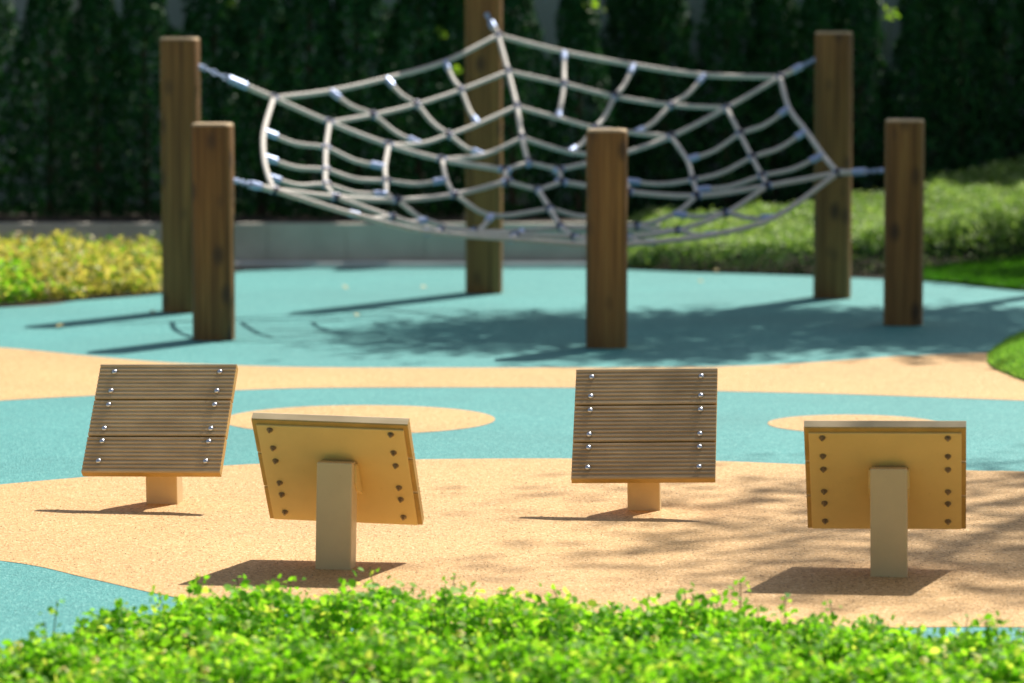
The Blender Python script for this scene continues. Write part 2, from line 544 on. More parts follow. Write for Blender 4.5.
# ------------------------------------------------------------------ columnar hedge trees
def crown_mesh(name, H, rad, n, seed, full):
    r = np.random.default_rng(seed)
    z = H * (0.005 + 0.995 * r.uniform(0, 1, n) ** 0.85)
    th = r.uniform(0, 2 * math.pi, n)
    prof = np.interp(z / H, [0, 0.08, 0.35, 0.5, 0.64, 0.8, 0.93, 1.0], [1.0, 1.6, 1.55, 1.08, 0.62, 0.55, 0.50, 0.25] if full else [1.0, 1.55, 1.5, 1.15, 0.86, 0.68, 0.48, 0.15])
    clump = 1 + 0.22 * np.sin(3 * th + z * 9 + seed) * np.sin(z * 13 + seed * 2.1) + 0.12 * np.sin(z * 27 + th * 2)
    rr = rad * prof * clump * (0.55 + 0.5 * r.uniform(0, 1, n) ** 0.5) + 0.01
    P = np.stack([rr * np.cos(th), rr * np.sin(th), z], 1)
    N = np.stack([np.cos(th), np.sin(th), np.full(n, 0.55)], 1) + r.normal(size=(n, 3)) * 0.55
    s = r.uniform(0.026, 0.05, n)
    return leaf_mesh(name, P, N, s, M_LF_HEDGE, width=0.55, nv=4)
crowns = [crown_mesh('crown', 1.72, 0.185, 6800, 3 + i * 7, i < 5) for i in range(10)]
bm = bmesh.new(); tube(bm, [(0, 0, 0), (0.01, 0, 0.7), (0, 0.01, 1.2), (0, 0, 1.6)], [0.028, 0.022, 0.014, 0.005], 8)
trunk0 = obj('trunk', bm, M_BARK); trunk_me = trunk0.data
bpy.data.objects.remove(trunk0)

tree_px = [-110, -62, -14, 48, 98, 145, 213, 256, 308, 358, 418, 462, 515, 575, 632, 668, 725, 775, 822, 862, 925, 962, 1005, 1050, 1100]
anchors = {48: 'second from the left edge of the picture', 98: 'between the left edge and the tall left post',
           145: 'just left of the tall left timber post', 213: 'just right of the tall left timber post', 256: 'behind the left end of the rope net',
           308: 'above the far left corner of the net', 358: 'behind the upper left net edge', 418: 'carrying a yellow sprig left of the rear post',
           462: 'half hidden by the rear timber post', 515: 'just right of the rear timber post', 575: 'left of the bright leaf at the top edge',
           632: 'straight above the front middle post', 668: 'second right of the front middle post', 725: 'behind the upper right net edge',
           775: 'left of the tall right timber post', 822: 'right behind the tall right timber post', 862: 'between the two right timber posts',
           925: 'above the short right timber post', 962: 'second right of the short right post', 1005: 'at the right edge of the picture'}
for i, px in enumerate(tree_px):
    y = (23.25 if px > 600 else 23.02) + random.uniform(-0.1, 0.1) + (0.55 if px > 600 else 0)
    p = at(px + random.uniform(-4, 4), 200, y)
    t = empty('columnar_tree', (p.x, y, 0.2 if px < 560 else 0.01), random.uniform(0, 6.28))
    s = random.uniform(0.9, 1.06)
    t.scale = (s * random.uniform(0.82, 1.12), s * random.uniform(0.9, 1.1), random.uniform(1.12, 1.24) if px < 560 else random.uniform(1.02, 1.2))
    lab = anchors.get(px)
    tag(t, ('dark green columnar tree ' + lab) if lab else 'dark green columnar tree past the end of the visible row', 'tree',
        'columnar trees before the grey wall')
    link(bpy.data.objects.new('trunk', trunk_me), t)
    link(bpy.data.objects.new('crown', crowns[(i * 3) % 5 + (0 if px < 600 else 5)]), t)

# sunlit young sprigs that stick out of the hedge
def sprig(px, py, y, n, spread, label):
    p = at(px, py, y)
    t = empty('leafy_sprig', p)
    tag(t, label, 'sprig', 'sunlit sprigs on the hedge')
    r = np.random.default_rng(int(px))
    P = r.normal(size=(n, 3)) * spread
    N = r.normal(size=(n, 3)) + np.array([0.3, 0.4, 0.8])
    link(bpy.data.objects.new('leaves', leaf_mesh('leaves', P, N, r.uniform(0.035, 0.055, n), M_LF_SPRIG, width=0.6)), t)
    bm = bmesh.new()
    tube(bm, [(0, 0, 0), (0.02, 0.2, -0.06), (0.03, 23.25 - y, -0.25)], [0.002, 0.003, 0.004], 5)
    obj('stem', bm, M_STEM, t)
sprig(441, 33, 22.72, 9, 0.018, 'yellow green sprig left of the rear post, higher of the two')
sprig(457, 70, 22.70, 7, 0.018, 'small pale sprig just below the net edge left of the rear post')
sprig(594, 4, 22.72, 10, 0.020, 'yellow green sprig at the top edge right of the rear post')
sprig(890, 14, 22.72, 12, 0.024, 'largest bright sprig right of the tall right post')
sprig(231, 3, 22.72, 5, 0.012, 'tiny pale sprig at the top edge right of the tall left post')

# ------------------------------------------------------------------ low hedge on the right
def right_hedge():
    n = 76000
    r = np.random.default_rng(5)
    x = r.uniform(0.45, 4.6, n)
    fr = np.interp(x, [0.45, 0.65, 0.93, 1.57, 2.2, 3.1, 4.6], [21.6, 21.5, 21.36, 21.08, 20.95, 21.9, 23.0])
    dep = 1.65
    tt = r.uniform(0, 1, n)
    y = fr + tt * dep
    lf = np.clip((x - 0.45) / 0.35, 0.15, 1) ** 0.5
    ztop = np.interp(x, [0.45, 1.3, 2.0, 3.0, 4.6], [0.20, 0.24, 0.315, 0.455, 0.54])
    ztop = ztop * (0.72 + 0.42 * tt) * lf * (1 + 0.16 * lumps(x, y, 9, ((2.5, .6), (6, .5), (12, .35))))
    ztop *= np.clip(tt / 0.05, 0, 1) ** 0.3
    kind = r.uniform(0, 1, n)
    dz = np.where(kind < 0.86, r.exponential(0.028, n), r.uniform(0, 0.6, n) * ztop)
    z = np.maximum(0.02, ztop - dz + r.normal(size=n) * 0.012)
    z = np.where(tt < 0.22, np.maximum(z, ztop - 0.07), z)
    P = np.stack([x, y, z], 1)
    # leaves on the front face, in the darker tree leaf to paint in its shade
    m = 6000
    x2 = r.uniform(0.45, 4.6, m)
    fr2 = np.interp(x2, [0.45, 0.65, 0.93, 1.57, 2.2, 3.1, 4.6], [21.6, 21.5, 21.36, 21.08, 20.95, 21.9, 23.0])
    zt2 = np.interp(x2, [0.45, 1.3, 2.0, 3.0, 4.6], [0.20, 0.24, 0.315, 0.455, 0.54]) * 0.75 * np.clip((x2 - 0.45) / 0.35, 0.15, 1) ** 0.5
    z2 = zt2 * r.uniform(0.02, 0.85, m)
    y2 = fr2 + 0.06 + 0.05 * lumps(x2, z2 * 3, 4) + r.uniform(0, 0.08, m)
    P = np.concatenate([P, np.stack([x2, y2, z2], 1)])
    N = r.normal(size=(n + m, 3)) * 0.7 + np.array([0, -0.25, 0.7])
    s = r.uniform(0.016, 0.034, n + m)
    t = empty('low_hedge', (2.4, 21.5, 0))
    tag(t, 'low pale green clipped hedge rising to the right behind the short right post', 'hedge')
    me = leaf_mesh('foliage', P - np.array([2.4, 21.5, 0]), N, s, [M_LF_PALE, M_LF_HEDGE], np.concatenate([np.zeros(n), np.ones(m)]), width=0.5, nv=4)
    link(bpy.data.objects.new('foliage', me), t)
right_hedge()

# lawn strip in front of the right hedge, turf mound at the right edge
def blades(P, N0, size, name, mat):
    n = len(P)
    me = leaf_mesh(name, P, N0, size, mat, width=0.16, nv=3)
    return me

lawn = [gp(915, 280.3), gp(960, 283.3), gp(1024, 290.5), (3.6, 18.75), (5.0, 18.2), (5.0, 23.4), (3.15, 22.3), (2.6, 21.75), (2.25, 21.2)]
o = poly_sheet('lawn', lawn, 0.016, M_TURF); o['kind'] = 'structure'
def in_poly(x, y, poly):
    c = np.zeros(len(x), bool)
    j = len(poly) - 1
    for i in range(len(poly)):
        xi, yi = poly[i][0], poly[i][1]; xj, yj = poly[j][0], poly[j][1]
        c ^= ((yi > y) != (yj > y)) & (x < (xj - xi) * (y - yi) / (yj - yi + 1e-12) + xi)
        j = i
    return c
def blade_dirs(n, r, lean=0.5):
    D = r.normal(size=(n, 3)) * lean + np.array([0, 0, 1.0])
    return D / np.linalg.norm(D, axis=1, keepdims=True)
def blade_mesh(name, P, D, L, wd, mat, r):
    n = len(P)
    a = r.normal(size=(n, 3)); S = np.cross(D, a); S /= np.linalg.norm(S, axis=1, keepdims=True)
    V = np.stack([P - S * wd / 2, P + S * wd / 2, P + D * L[:, None]], 1)
    me = bpy.data.meshes.new(name)
    me.vertices.add(n * 3); me.vertices.foreach_set('co', V.reshape(-1).astype(np.float32))
    me.loops.add(n * 3); me.loops.foreach_set('vertex_index', np.arange(n * 3, dtype=np.int32))
    me.polygons.add(n); me.polygons.foreach_set('loop_start', np.arange(0, n * 3, 3, dtype=np.int32))
    me.polygons.foreach_set('loop_total', np.full(n, 3, dtype=np.int32))
    me.materials.append(mat); me.update(calc_edges=True); me.validate()
    return me
r_ = np.random.default_rng(31)
x = r_.uniform(2.0, 3.6, 60000); y = r_.uniform(18.8, 22.6, 60000)
k = in_poly(x, y, lawn); x, y = x[k], y[k]
P = np.stack([x, y, np.full(len(x), 0.016)], 1)
go = link(bpy.data.objects.new('lawn_grass', blade_mesh('lawn_grass', P, blade_dirs(len(x), r_), r_.uniform(0.025, 0.05, len(x)), 0.006, M_GRASS, r_)))
tag(go, 'short green lawn grass between the teal rubber and the right hedge', 'grass', kind='stuff')

mound_out = smooth2([(2.40, 13.5), (2.13, 14.3), (2.01, 15.01), (1.973, 15.3), (1.948, 15.69), (1.99, 16.1), (2.09, 16.5), (2.25, 17.0), (2.9, 17.8), (4.0, 18.2), (5.2, 17.6), (5.6, 15.5),
                     (5.0, 13.4), (3.6, 12.6), (2.40, 13.5)], 6)[:-1]
mc = (3.7, 15.5)
def mound_h(s):           # s = 0 edge .. 1 centre
    return 0.36 * (1 - (1 - s) ** 2.4) + 0.012
bm = bmesh.new()
rings = []
NS = 14
for q in range(NS):
    s = (q / (NS - 1)) * 0.98
    rings.append([bm.verts.new((mc[0] + (a - mc[0]) * (1 - s), mc[1] + (b - mc[1]) * (1 - s), mound_h(s))) for a, b in mound_out])
base = [bm.verts.new((a, b, 0.0)) for a, b in mound_out]
rings = [base] + rings
nn = len(mound_out)
for a, b in zip(rings[:-1], rings[1:]):
    for k in range(nn):
        bm.faces.new((a[k], a[(k + 1) % nn], b[(k + 1) % nn], b[k]))
bm.faces.new(rings[-1])
mo = obj('turf_mound', bm, m_simple('turf_mat', (0.13, 0.30, 0.05), 0.9, var=0.3, scale=40, bumpd=0.006), None, True)
mo['kind'] = 'structure'
nb = 60000
ia = r_.integers(0, nn, nb); ta = r_.uniform(0, 1, nb)
MO = np.array(mound_out)
E = MO[ia] * (1 - ta[:, None]) + MO[(ia + 1) % nn] * ta[:, None]
s = 1 - np.sqrt(r_.uniform(0.45 ** 2, 1, nb))
XY = np.array(mc) + (E - np.array(mc)) * (1 - s[:, None])
keep = (XY[:, 0] < 2.9) & (XY[:, 1] < 18)
XY, s = XY[keep], s[keep]
P = np.column_stack([XY, 0.36 * (1 - (1 - s) ** 2.4) + 0.010])
go = link(bpy.data.objects.new('mound_grass', blade_mesh('mound_grass', P, blade_dirs(len(P), r_, 0.45), r_.uniform(0.014, 0.028, len(P)), 0.005, M_TURFB, r_)))
tag(go, 'bright green short turf covering the mound at the right edge', 'grass', kind='stuff')

# ------------------------------------------------------------------ golden shrubs on the left
def golden():
    r = np.random.default_rng(15)
    bed = [(-5.6, 17.7), (-4.2, 18.1), gp(0, 305), gp(80, 298.5), gp(160, 292), gp(172, 286), (-1.75, 20.9), (-5.6, 21.3)]
    n = 90000
    x = r.uniform(-4.6, -1.6, n); y = r.uniform(17.8, 21.2, n)
    k = in_poly(x, y, bed); x, y = x[k], y[k]; n = len(x)
    # distance to the front edge softens the height
    ex = np.array([p[0] for p in bed[:5]]); ey = np.array([p[1] for p in bed[:5]])
    fy = np.interp(x, ex, ey)
    edge = np.clip((y - fy) / 0.25, 0.25, 1) ** 0.5 * np.clip((-1.72 - x) / 0.2, 0.3, 1)
    zt = (0.165 + 0.06 * lumps(x, y, 21, ((3.2, .6), (7.5, .6), (13, .4)))) * edge
    kind = r.uniform(0, 1, n)
    z = np.where(kind < 0.7, zt - r.exponential(0.025, n), zt * r.uniform(0, 1, n))
    spike = r.uniform(0, 1, n) < 0.07
    z = np.where(spike, zt + r.uniform(0, 0.05, n), z)
    z = np.maximum(z, 0.015)
    N = r.normal(size=(n, 3)) * 0.7 + np.array([0, -0.2, 0.7])
    lime = (x + 0.4 * (y - 19) < -2.25 + 0.25 * lumps(x, y, 8))
    idx = np.where(r.uniform(0, 1, n) < np.where(lime, 0.7, 0.12), 1, 0)
    me = leaf_mesh('golden_shrubs', np.stack([x, y, z], 1), N, r.uniform(0.028, 0.05, n), [M_LF_GOLD, M_LF_FRONT], idx, width=0.5, nv=4)
    o = link(bpy.data.objects.new('golden_shrubs', me))
    tag(o, 'low bed of golden and lime leaved shrubs left of the timber posts', 'shrubs', kind='stuff')
golden()

# ------------------------------------------------------------------ leafy ground cover in front
FX = np.array([p[0] for p in fe]); FY = np.array([p[1] for p in fe])
def front_cover():
    r = np.random.default_rng(77)
    def pts(n, x0, x1, y0):
        x = r.uniform(x0, x1, n); fy = np.interp(x, FX, FY)
        y = fy - (fy - y0) * r.uniform(0, 1, n) ** 1.05
        return x, y, fy
    xs, ys, fs = [], [], []
    for a in ((105000, -1.7, 1.7, 7.0), (9000, -3.2, -1.7, 6.6), (9000, 1.7, 3.2, 6.6), (9000, -2.4, 2.4, 5.6)):
        x, y, f = pts(*a); xs.append(x); ys.append(y); fs.append(f)
    x = np.concatenate(xs); y = np.concatenate(ys); fy = np.concatenate(fs); n = len(x)
    hole = lumps(x, y, 58, ((5.5, .6), (10, .6), (17, .4)))
    kp = (hole > -0.25) | (fy - y < 0.4) | (r.uniform(0, 1, n) < 0.12)
    x, y, fy = x[kp], y[kp], fy[kp]; n = len(x)
    edge = np.clip((fy - y) / 0.22, 0.12, 1) ** 0.55
    zt = (0.102 + 0.040 * lumps(x, y, 33, ((1.6, .8), (4.5, .7), (9, .7), (19, .45)))) * edge
    kind = r.uniform(0, 1, n)
    z = np.where(kind < 0.72, zt - r.exponential(0.014, n), zt * r.uniform(0.05, 1, n))
    sp = r.uniform(0, 1, n) < 0.06
    z = np.where(sp, zt + r.uniform(0, 0.03, n), z)
    z = np.maximum(z, 0.016)
    N = r.normal(size=(n, 3)) * 0.62 + np.array([0, -0.12, 0.75])
    P = np.stack([x, y, z], 1); s = r.uniform(0.012, 0.029, n)
    mi = np.zeros(n)
    # shoots that stand above the rest
    shoots = [(57, 600, 8.3), (120, 600, 8.45), (190, 583, 8.8), (237, 578, 8.9), (290, 580, 8.9), (455, 574, 8.88), (448, 590, 8.85), (505, 590, 8.85), (553, 588, 8.8),
              (560, 602, 8.7), (640, 600, 8.7), (692, 594, 8.6), (740, 600, 8.55), (757, 606, 8.5), (830, 602, 8.5), (818, 615, 8.45), (872, 616, 8.4), (968, 616, 8.36), (985, 618, 8.3), (996, 618, 8.3),
              (20, 640, 8.0), (160, 592, 8.7), (400, 590, 8.85), (610, 603, 8.7), (920, 625, 8.3)]
    extra = []
    stems = []
    for k in range(60):
        xx = r.uniform(-1.6, 1.6); yy = float(np.interp(xx, FX, FY)) - r.uniform(0.05, 1.3)
        shoots.append((xx, yy, None))
    for sx in shoots:
        if sx[2] is None:
            top = np.array([sx[0], sx[1], r.uniform(0.13, 0.18)])
        else:
            v = at(*sx); top = np.array(v)
            top[2] = max(top[2], 0.05)
        foot = top * np.array([1, 1, 0]) + np.array([r.normal() * 0.02, -0.02, 0.02])
        stems.append((foot, top))
        m = int(r.integers(9, 16))
        for q in range(m):
            f = 1 - 0.5 * (q / m) ** 1.3 * r.uniform(0.6, 1.2)
            extra.append(foot + (top - foot) * f + r.normal(size=3) * np.array([0.014, 0.014, 0.006]))
    extra = np.array(extra); m = len(extra)
    P = np.concatenate([P, extra]); N = np.concatenate([N, r.normal(size=(m, 3)) * 0.7 + np.array([0, -0.3, 0.6])])
    s = np.concatenate([s, r.uniform(0.012, 0.024, m)]); mi = np.concatenate([mi, np.zeros(m)])
    # yellow flowers: five petals each
    fl = 60
    fx = r.uniform(-1.6, 1.6, fl); ffy = np.interp(fx, FX, FY); fyy = ffy - 0.02 - r.uniform(0, 1.25, fl)
    fz = 0.118 + r.uniform(-0.01, 0.025, fl)
    pp, pn = [], []
    for a, b, c in zip(fx, fyy, fz):
        for q in range(5):
            an = q * 1.257
            pp.append((a + 0.006 * math.cos(an), b - 0.002, c + 0.006 * math.sin(an)))
            pn.append((0.4 * math.cos(an), -0.45, 0.9 + 0.3 * math.sin(an)))
    pp = np.array(pp); pn = np.array(pn)
    P = np.concatenate([P, pp]); N = np.concatenate([N, pn]); s = np.concatenate([s, np.full(len(pp), 0.011)])
    mi = np.concatenate([mi, np.ones(len(pp))])
    me = leaf_mesh('leafy_ground_cover', P, N, s, [M_LF_FRONT, M_PETAL, M_STEM], mi, width=0.62, nv=6)
    bm = bmesh.new(); bm.from_mesh(me)
    nf = len(bm.faces)
    for a, b in stems:
        tube(bm, [a, (a + b) / 2 + np.array([0.004, 0, 0]), b], [0.0018, 0.0015, 0.001], 4, False)
    bm.faces.ensure_lookup_table()
    for f in bm.faces[nf:]: f.material_index = 2
    bm.to_mesh(me); bm.free()
    o = link(bpy.data.objects.new('leafy_ground_cover', me))
    tag(o, 'bright green leafy ground cover with small yellow flowers along the front', 'ground cover', kind='stuff')
front_cover()

# ------------------------------------------------------------------ stepping panels
TH = R(40)
NV = Vector((0, -math.cos(TH), math.sin(TH)))      # grooved face looks this way
UV = Vector((0, math.sin(TH), math.cos(TH)))       # up the slope
CU = Vector((0.009, -0.0475, 0.239))                    # middle of the underside
W2, PL, GAP, TP, TB = 0.2065, 0.1243, 0.005, 0.028, 0.006

def to_panel(x, u, h):
    return CU + Vector((x, 0, 0)) + UV * u + NV * h

def make_panel():
    root = empty('stepping_panel')
    bm = bmesh.new()
    b2 = bmesh.new(); box(b2, -0.195, 0.195, -0.186, 0.176, 0, TB, 0.002, 2)
    for v in b2.verts: v.co = to_panel(v.co.x, v.co.y, v.co.z)
    plate = obj('back_plate', b2, M_CREAM, root)
    bm.free()
    rows_all = []
    for k in (-1, 0, 1):
        u0 = k * (PL + GAP) - PL / 2; u1 = u0 + PL
        prof = [(u0 + 0.002, TB), (u0, TB + 0.003), (u0, TB + TP - 0.004), (u0 + 0.003, TB + TP)]
        ng = 8
        pitch = (PL - 0.014) / ng
        for g in range(ng):
            c = u0 + 0.007 + pitch * (g + 0.5)
            hw = pitch * 0.26
            prof += [(c - hw - 0.001, TB + TP), (c - hw + 0.0006, TB + TP - 0.0034), (c + hw - 0.0006, TB + TP - 0.0034), (c + hw + 0.001, TB + TP)]
        prof += [(u1 - 0.003, TB + TP), (u1, TB + TP - 0.004), (u1, TB + 0.003), (u1 - 0.002, TB)]
        bm = bmesh.new()
        L = [bm.verts.new(to_panel(-W2, a, b)) for a, b in prof]
        Rr = [bm.verts.new(to_panel(W2, a, b)) for a, b in prof]
        n = len(prof)
        for i in range(n):
            bm.faces.new((L[i], L[(i + 1) % n], Rr[(i + 1) % n], Rr[i]))
        bm.faces.new(L[::-1]); bm.faces.new(Rr)
        pk = obj('plank', bm, [M_PLANK, M_PLANKEDGE], root)
        for p in pk.data.polygons:
            c = p.center - CU
            top_edge = p.normal.dot(UV) > 0.9 and k == 1
            p.material_index = 0 if (c.dot(NV) > TB + TP - 0.0035 or top_edge) and abs(p.normal.x) < 0.5 else 1
        rows = {-1: (0.037, 0.106), 0: (0.022, 0.106), 1: (0.026, 0.094)}[k]
        for ru in rows:
            u = u0 + ru
            rows_all.append(u)
            for sx in (-1, 1):
                bm = bmesh.new()
                q = bmesh.ops.create_uvsphere(bm, u_segments=14, v_segments=8, radius=0.0085)
                for v in list(bm.verts):
                    if v.co.z < -0.0005: v.co.z = -0.0005
                mt = Matrix((Vector((1, 0, 0)), UV, NV)).transposed().to_4x4()
                for v in bm.verts:
                    v.co.z *= 0.75
                    v.co = to_panel(sx * 0.160, u, TB + TP + 0.0004) + (mt @ v.co)
                obj('bolt', bm, M_STEEL, pk, True)
    for u in rows_all:
        for sx in (-1, 1):
            bm = bmesh.new()
            mt = Matrix((Vector((1, 0, 0)), UV, NV)).transposed().to_4x4()
            a0 = random.uniform(0, 1)
            for rad, h0, h1, seg in ((0.0086, -0.0014, 0.0, 14), (0.0062, -0.0062, -0.0012, 6), (0.0032, -0.0108, -0.0058, 10)):
                lo = [bm.verts.new(to_panel(sx * 0.160, u, h0) + UV * rad * math.cos(a0 + 2 * math.pi * k / seg) + Vector((rad * math.sin(a0 + 2 * math.pi * k / seg), 0, 0))) for k in range(seg)]
                hi = [bm.verts.new(v.co + NV * (h1 - h0)) for v in lo]
                for k in range(seg):
                    bm.faces.new((lo[k], lo[(k + 1) % seg], hi[(k + 1) % seg], hi[k]))
                bm.faces.new(lo); bm.faces.new(hi[::-1])
            obj('nut', bm, M_NUT, plate)
    # post: vertical square tube, its top cut to the slope of the panel
    yp = lambda z: CU.y + (z - CU.z) * math.tan(TH)
    ztop = 0.280
    hw = 0.036
    hx = 0.0475
    zb = CU.z + (-hw - CU.y) / math.tan(TH)
    def prism(name, prof, x0, x1, bev, mat):
        bm = bmesh.new()
        L = [bm.verts.new((x0, a, b)) for a, b in prof]; Q = [bm.verts.new((x1, a, b)) for a, b in prof]
        n = len(prof)
        for i in range(n): bm.faces.new((L[i], L[(i + 1) % n], Q[(i + 1) % n], Q[i]))
        bm.faces.new(L[::-1]); bm.faces.new(Q)
        bmesh.ops.recalc_face_normals(bm, faces=bm.faces)
        bmesh.ops.bevel(bm, geom=list(bm.edges), offset=bev, segments=2, profile=0.6, affect='EDGES')
        return obj(name, bm, mat, root)
    prism('post', [(hw, -0.05), (hw, ztop), (yp(ztop) + 0.004, ztop), (-hw + 0.002, zb + 0.002), (-hw, -0.05)], -hx, hx, 0.004, M_CREAMPOST)
    prism('bracket', [(0.012, ztop - 0.006), (yp(ztop - 0.006) + 0.002, ztop - 0.006), (yp(0.185) + 0.002, 0.185), (-0.02, 0.2), (0.012, 0.225)], -hx - 0.005, hx + 0.005, 0.003, M_CREAM)
    return root

proto = make_panel()
PANELS = [((335, 569.5), 180 - 9, -1.2, 'tilted panel seen from behind, left of centre, its cream back plate turned slightly aside'),
          ((890.5, 577), 180 - 6.5, 0.6, 'tilted panel seen from behind at the right, cream back plate facing the viewer squarely'),
          ((163.5, 504), -9.0, -0.9, 'leftmost tilted panel, three grooved brown planks facing the viewer on a cream post'),
          ((645, 510.5), -5.5, -1.0, 'tilted panel with grooved brown planks facing the viewer, right of centre')]
for i, (pp, yaw, tilt, lab) in enumerate(PANELS):
    o = proto if i == 0 else copy_tree(proto)
    g = ground(pp[0], pp[1], 0.0052)
    off = 0.036
    o.location = (g.x, g.y + off, 0.0052)
    o.rotation_euler = (0, R(tilt), R(yaw))
    tag(o, lab, 'stepping panel', 'tilted stepping panels on cream posts')

# ------------------------------------------------------------------ timber posts
def make_post(px, py, width_px, top_py, yaw, label, height=None, eye=None):
    g = ground(px, py + 1.5, 0.004)
    wd = 0.965 * width_px * g.y / FPX
    cy = g.y + wd / 2
    H = height or at(px, top_py + 2.5, g.y + wd * 0.1).z
    t = empty('timber_post', (g.x * cy / g.y, cy, 0.004), R(yaw))
    tag(t, label, 'post', 'timber posts around the rope net')
    bm = bmesh.new()
    n = 36
    hw = wd / 2
    def ring(z, k):
        vs = []
        for q in range(n):
            a = 2 * math.pi * q / n
            ca, sa = math.cos(a), math.sin(a)
            e = 0.50                       # rounded square section
            x = math.copysign(abs(ca) ** e, ca); y = math.copysign(abs(sa) ** e, sa)
            j = 1 + 0.004 * math.sin(3 * a + z * 3)
            vs.append(bm.verts.new((x * hw * k * j, y * hw * k * j, z)))
        return vs
    zs = [(-0.05, 1), (0.0, 1)] + [(H * f, 1) for f in (0.2, 0.4, 0.6, 0.8)] + [(H - 0.018, 1), (H - 0.011, 0.985), (H - 0.004, 0.955), (H, 0.92)]
    rg = [ring(z, k) for z, k in zs]
    for a, b in zip(rg[:-1], rg[1:]):
        for q in range(n): bm.faces.new((a[q], a[(q + 1) % n], b[(q + 1) % n], b[q]))
    bm.faces.new(rg[-1])
    o = obj('shaft', bm, [M_WOOD, M_ENDGRAIN], t)
    for p in o.data.polygons:
        if p.normal.z > 0.25: p.material_index = 1
    for p in o.data.polygons: p.use_smooth = abs(p.normal.z) < 0.5
    return t, hw, cy

P_LR = make_post(182, 311.5, 39.5, 36, -4, 'tall timber post at the left, behind a shorter post')
P_LF = make_post(214, 339.5, 42.5, 122, -4, 'short timber post at the left, standing in front of the taller one')
P_FM = make_post(606.5, 347, 43, 128, -3, 'short timber post in the front middle of the rope net')
P_RF = make_post(903, 324.5, 40.5, 118, -9, 'short timber post at the far right')
P_RR = make_post(832, 297.5, 38.5, 30, -9, 'tall timber post at the right, left of a shorter post')
P_B = make_post(484, 292.5, 38, None, -4, 'tallest timber post at the back of the net, running out of the picture', height=1.95)

# ------------------------------------------------------------------ rope net
net = empty('rope_net', (0.1, 18.2, 0.0))
tag(net, 'beige rope climbing net like a sagging spider web strung between six timber posts', 'climbing net')
OFF = Vector((0.1, 18.2, 0.0))
YC = 18.25
NODES = {
 'B':  [(528, 162.5), (522, 138), (516.7, 106.5), (508, 71.5), (498, 35.5)],
 'LR': [(505, 170), (442, 159.6), (388.7, 145), (329.5, 122.5), (273.5, 98)],
 'LF': [(506, 181.5), (454, 194.5), (396.5, 200), (335.5, 197), (274, 190)],
 'FM': [(538, 190), (550, 209), (561, 227), (575, 237), (598, 246)],
 'RF': [(561.5, 182), (629, 192), (697, 196), (767.5, 186), (838, 173)],
 'RR': [(559, 170), (615, 156), (671, 136.5), (726.5, 108), (780, 77)]}
YCOR = {'B': 19.55, 'LR': 18.60, 'LF': 17.25, 'FM': 17.0, 'RF': 17.95, 'RR': 19.25}
FRAC = [0.14, 0.36, 0.57, 0.785, 1.0]
N3 = {}
def depth(s, k): return YC + (YCOR[s] - YC) * FRAC[k]
for s, lst in NODES.items():
    N3[s] = [at(px, py, depth(s, k)) for k, (px, py) in enumerate(lst)]
def between(s1, s2, k, pts):
    """points of ring k between spokes s1 and s2 (pixel list), depth blended by arc position"""
    m = len(pts)
    out = []
    a = NODES[s1][k]; b = NODES[s2][k]
    seq = [a] + list(pts) + [b]
    cum = [0]
    for p, q in zip(seq[:-1], seq[1:]): cum.append(cum[-1] + math.hypot(p[0] - q[0], p[1] - q[1]))
    for i in range(m):
        f = cum[i + 1] / cum[-1]
        out.append(at(pts[i][0], pts[i][1], depth(s1, k) * (1 - f) + depth(s2, k) * f))
    return out
# ring pieces: for every sector, rings 0..4 with the points where cross ropes meet (index named)
SECT = {
 ('LR', 'B'): {1: [(483, 155)], 2: [(420, 144), (449, 135), (478, 124)], 3: [(373, 115), (416.7, 104.5), (461, 90)], 4: [(330, 91), (386, 78.5), (445, 61.5)]},
 ('B', 'RR'): {1: [(569, 152)], 2: [(558, 118), (595, 128), (635, 133)], 3: [(564, 84), (615, 96.5), (671, 105)], 4: [(564, 52), (634, 65), (705, 75)]},
 ('RR', 'RF'): {1: [(626, 181)], 2: [(687, 160), (693, 180), (696, 190)], 3: [(740, 134), (752, 157.5), (762, 176)], 4: [(789, 108), (806, 131), (823, 155)]},
 ('RF', 'FM'): {1: [(590, 216)], 2: [(674, 214), (637, 226), (600, 229)], 3: [(725.6, 213), (678, 230), (628, 237)], 4: [(775, 217), (716.6, 234), (654, 242)]},
 ('FM', 'LF'): {1: [(492, 215.5)], 2: [(522, 231), (474, 231), (426, 220)], 3: [(515, 235), (441, 230), (392, 217)], 4: [(510, 239), (425, 231.5), (349, 213)]},
 ('LF', 'LR'): {1: [(446.5, 180)], 2: [(387, 194), (386, 181), (385, 167)], 3: [(326, 185), (325.5, 170), (326, 148)], 4: [(268.5, 177), (264, 157), (264, 131.5)]},
}
def rope(pts, rad=0.0114):
    bm = bmesh.new()
    tube(bm, [p - OFF for p in smooth_path(pts, 7)], rad, 8)
    return obj('rope', bm, M_ROPE, net, True)
def clamp(p, d, L=0.05, rad=0.0172, band=True):
    d = d.normalized()
    bm = bmesh.new()
    c = p - OFF
    tube(bm, [c - d * L / 2, c - d * L * 0.42, c + d * L * 0.42, c + d * L / 2], [rad * 0.8, rad, rad, rad * 0.8], 10)
    o = obj('clamp', bm, [M_CLAMP, M_CLAMPD], net)
    if band:
        bm2 = bmesh.new(); bm2.from_mesh(o.data)
        nf = len(bm2.faces)
        tube(bm2, [c - d * 0.014, c + d * 0.014], rad * 1.25, 10)
        bm2.faces.ensure_lookup_table()
        for f in bm2.faces[nf:]: f.material_index = 1
        bm2.to_mesh(o.data); bm2.free()
    return o
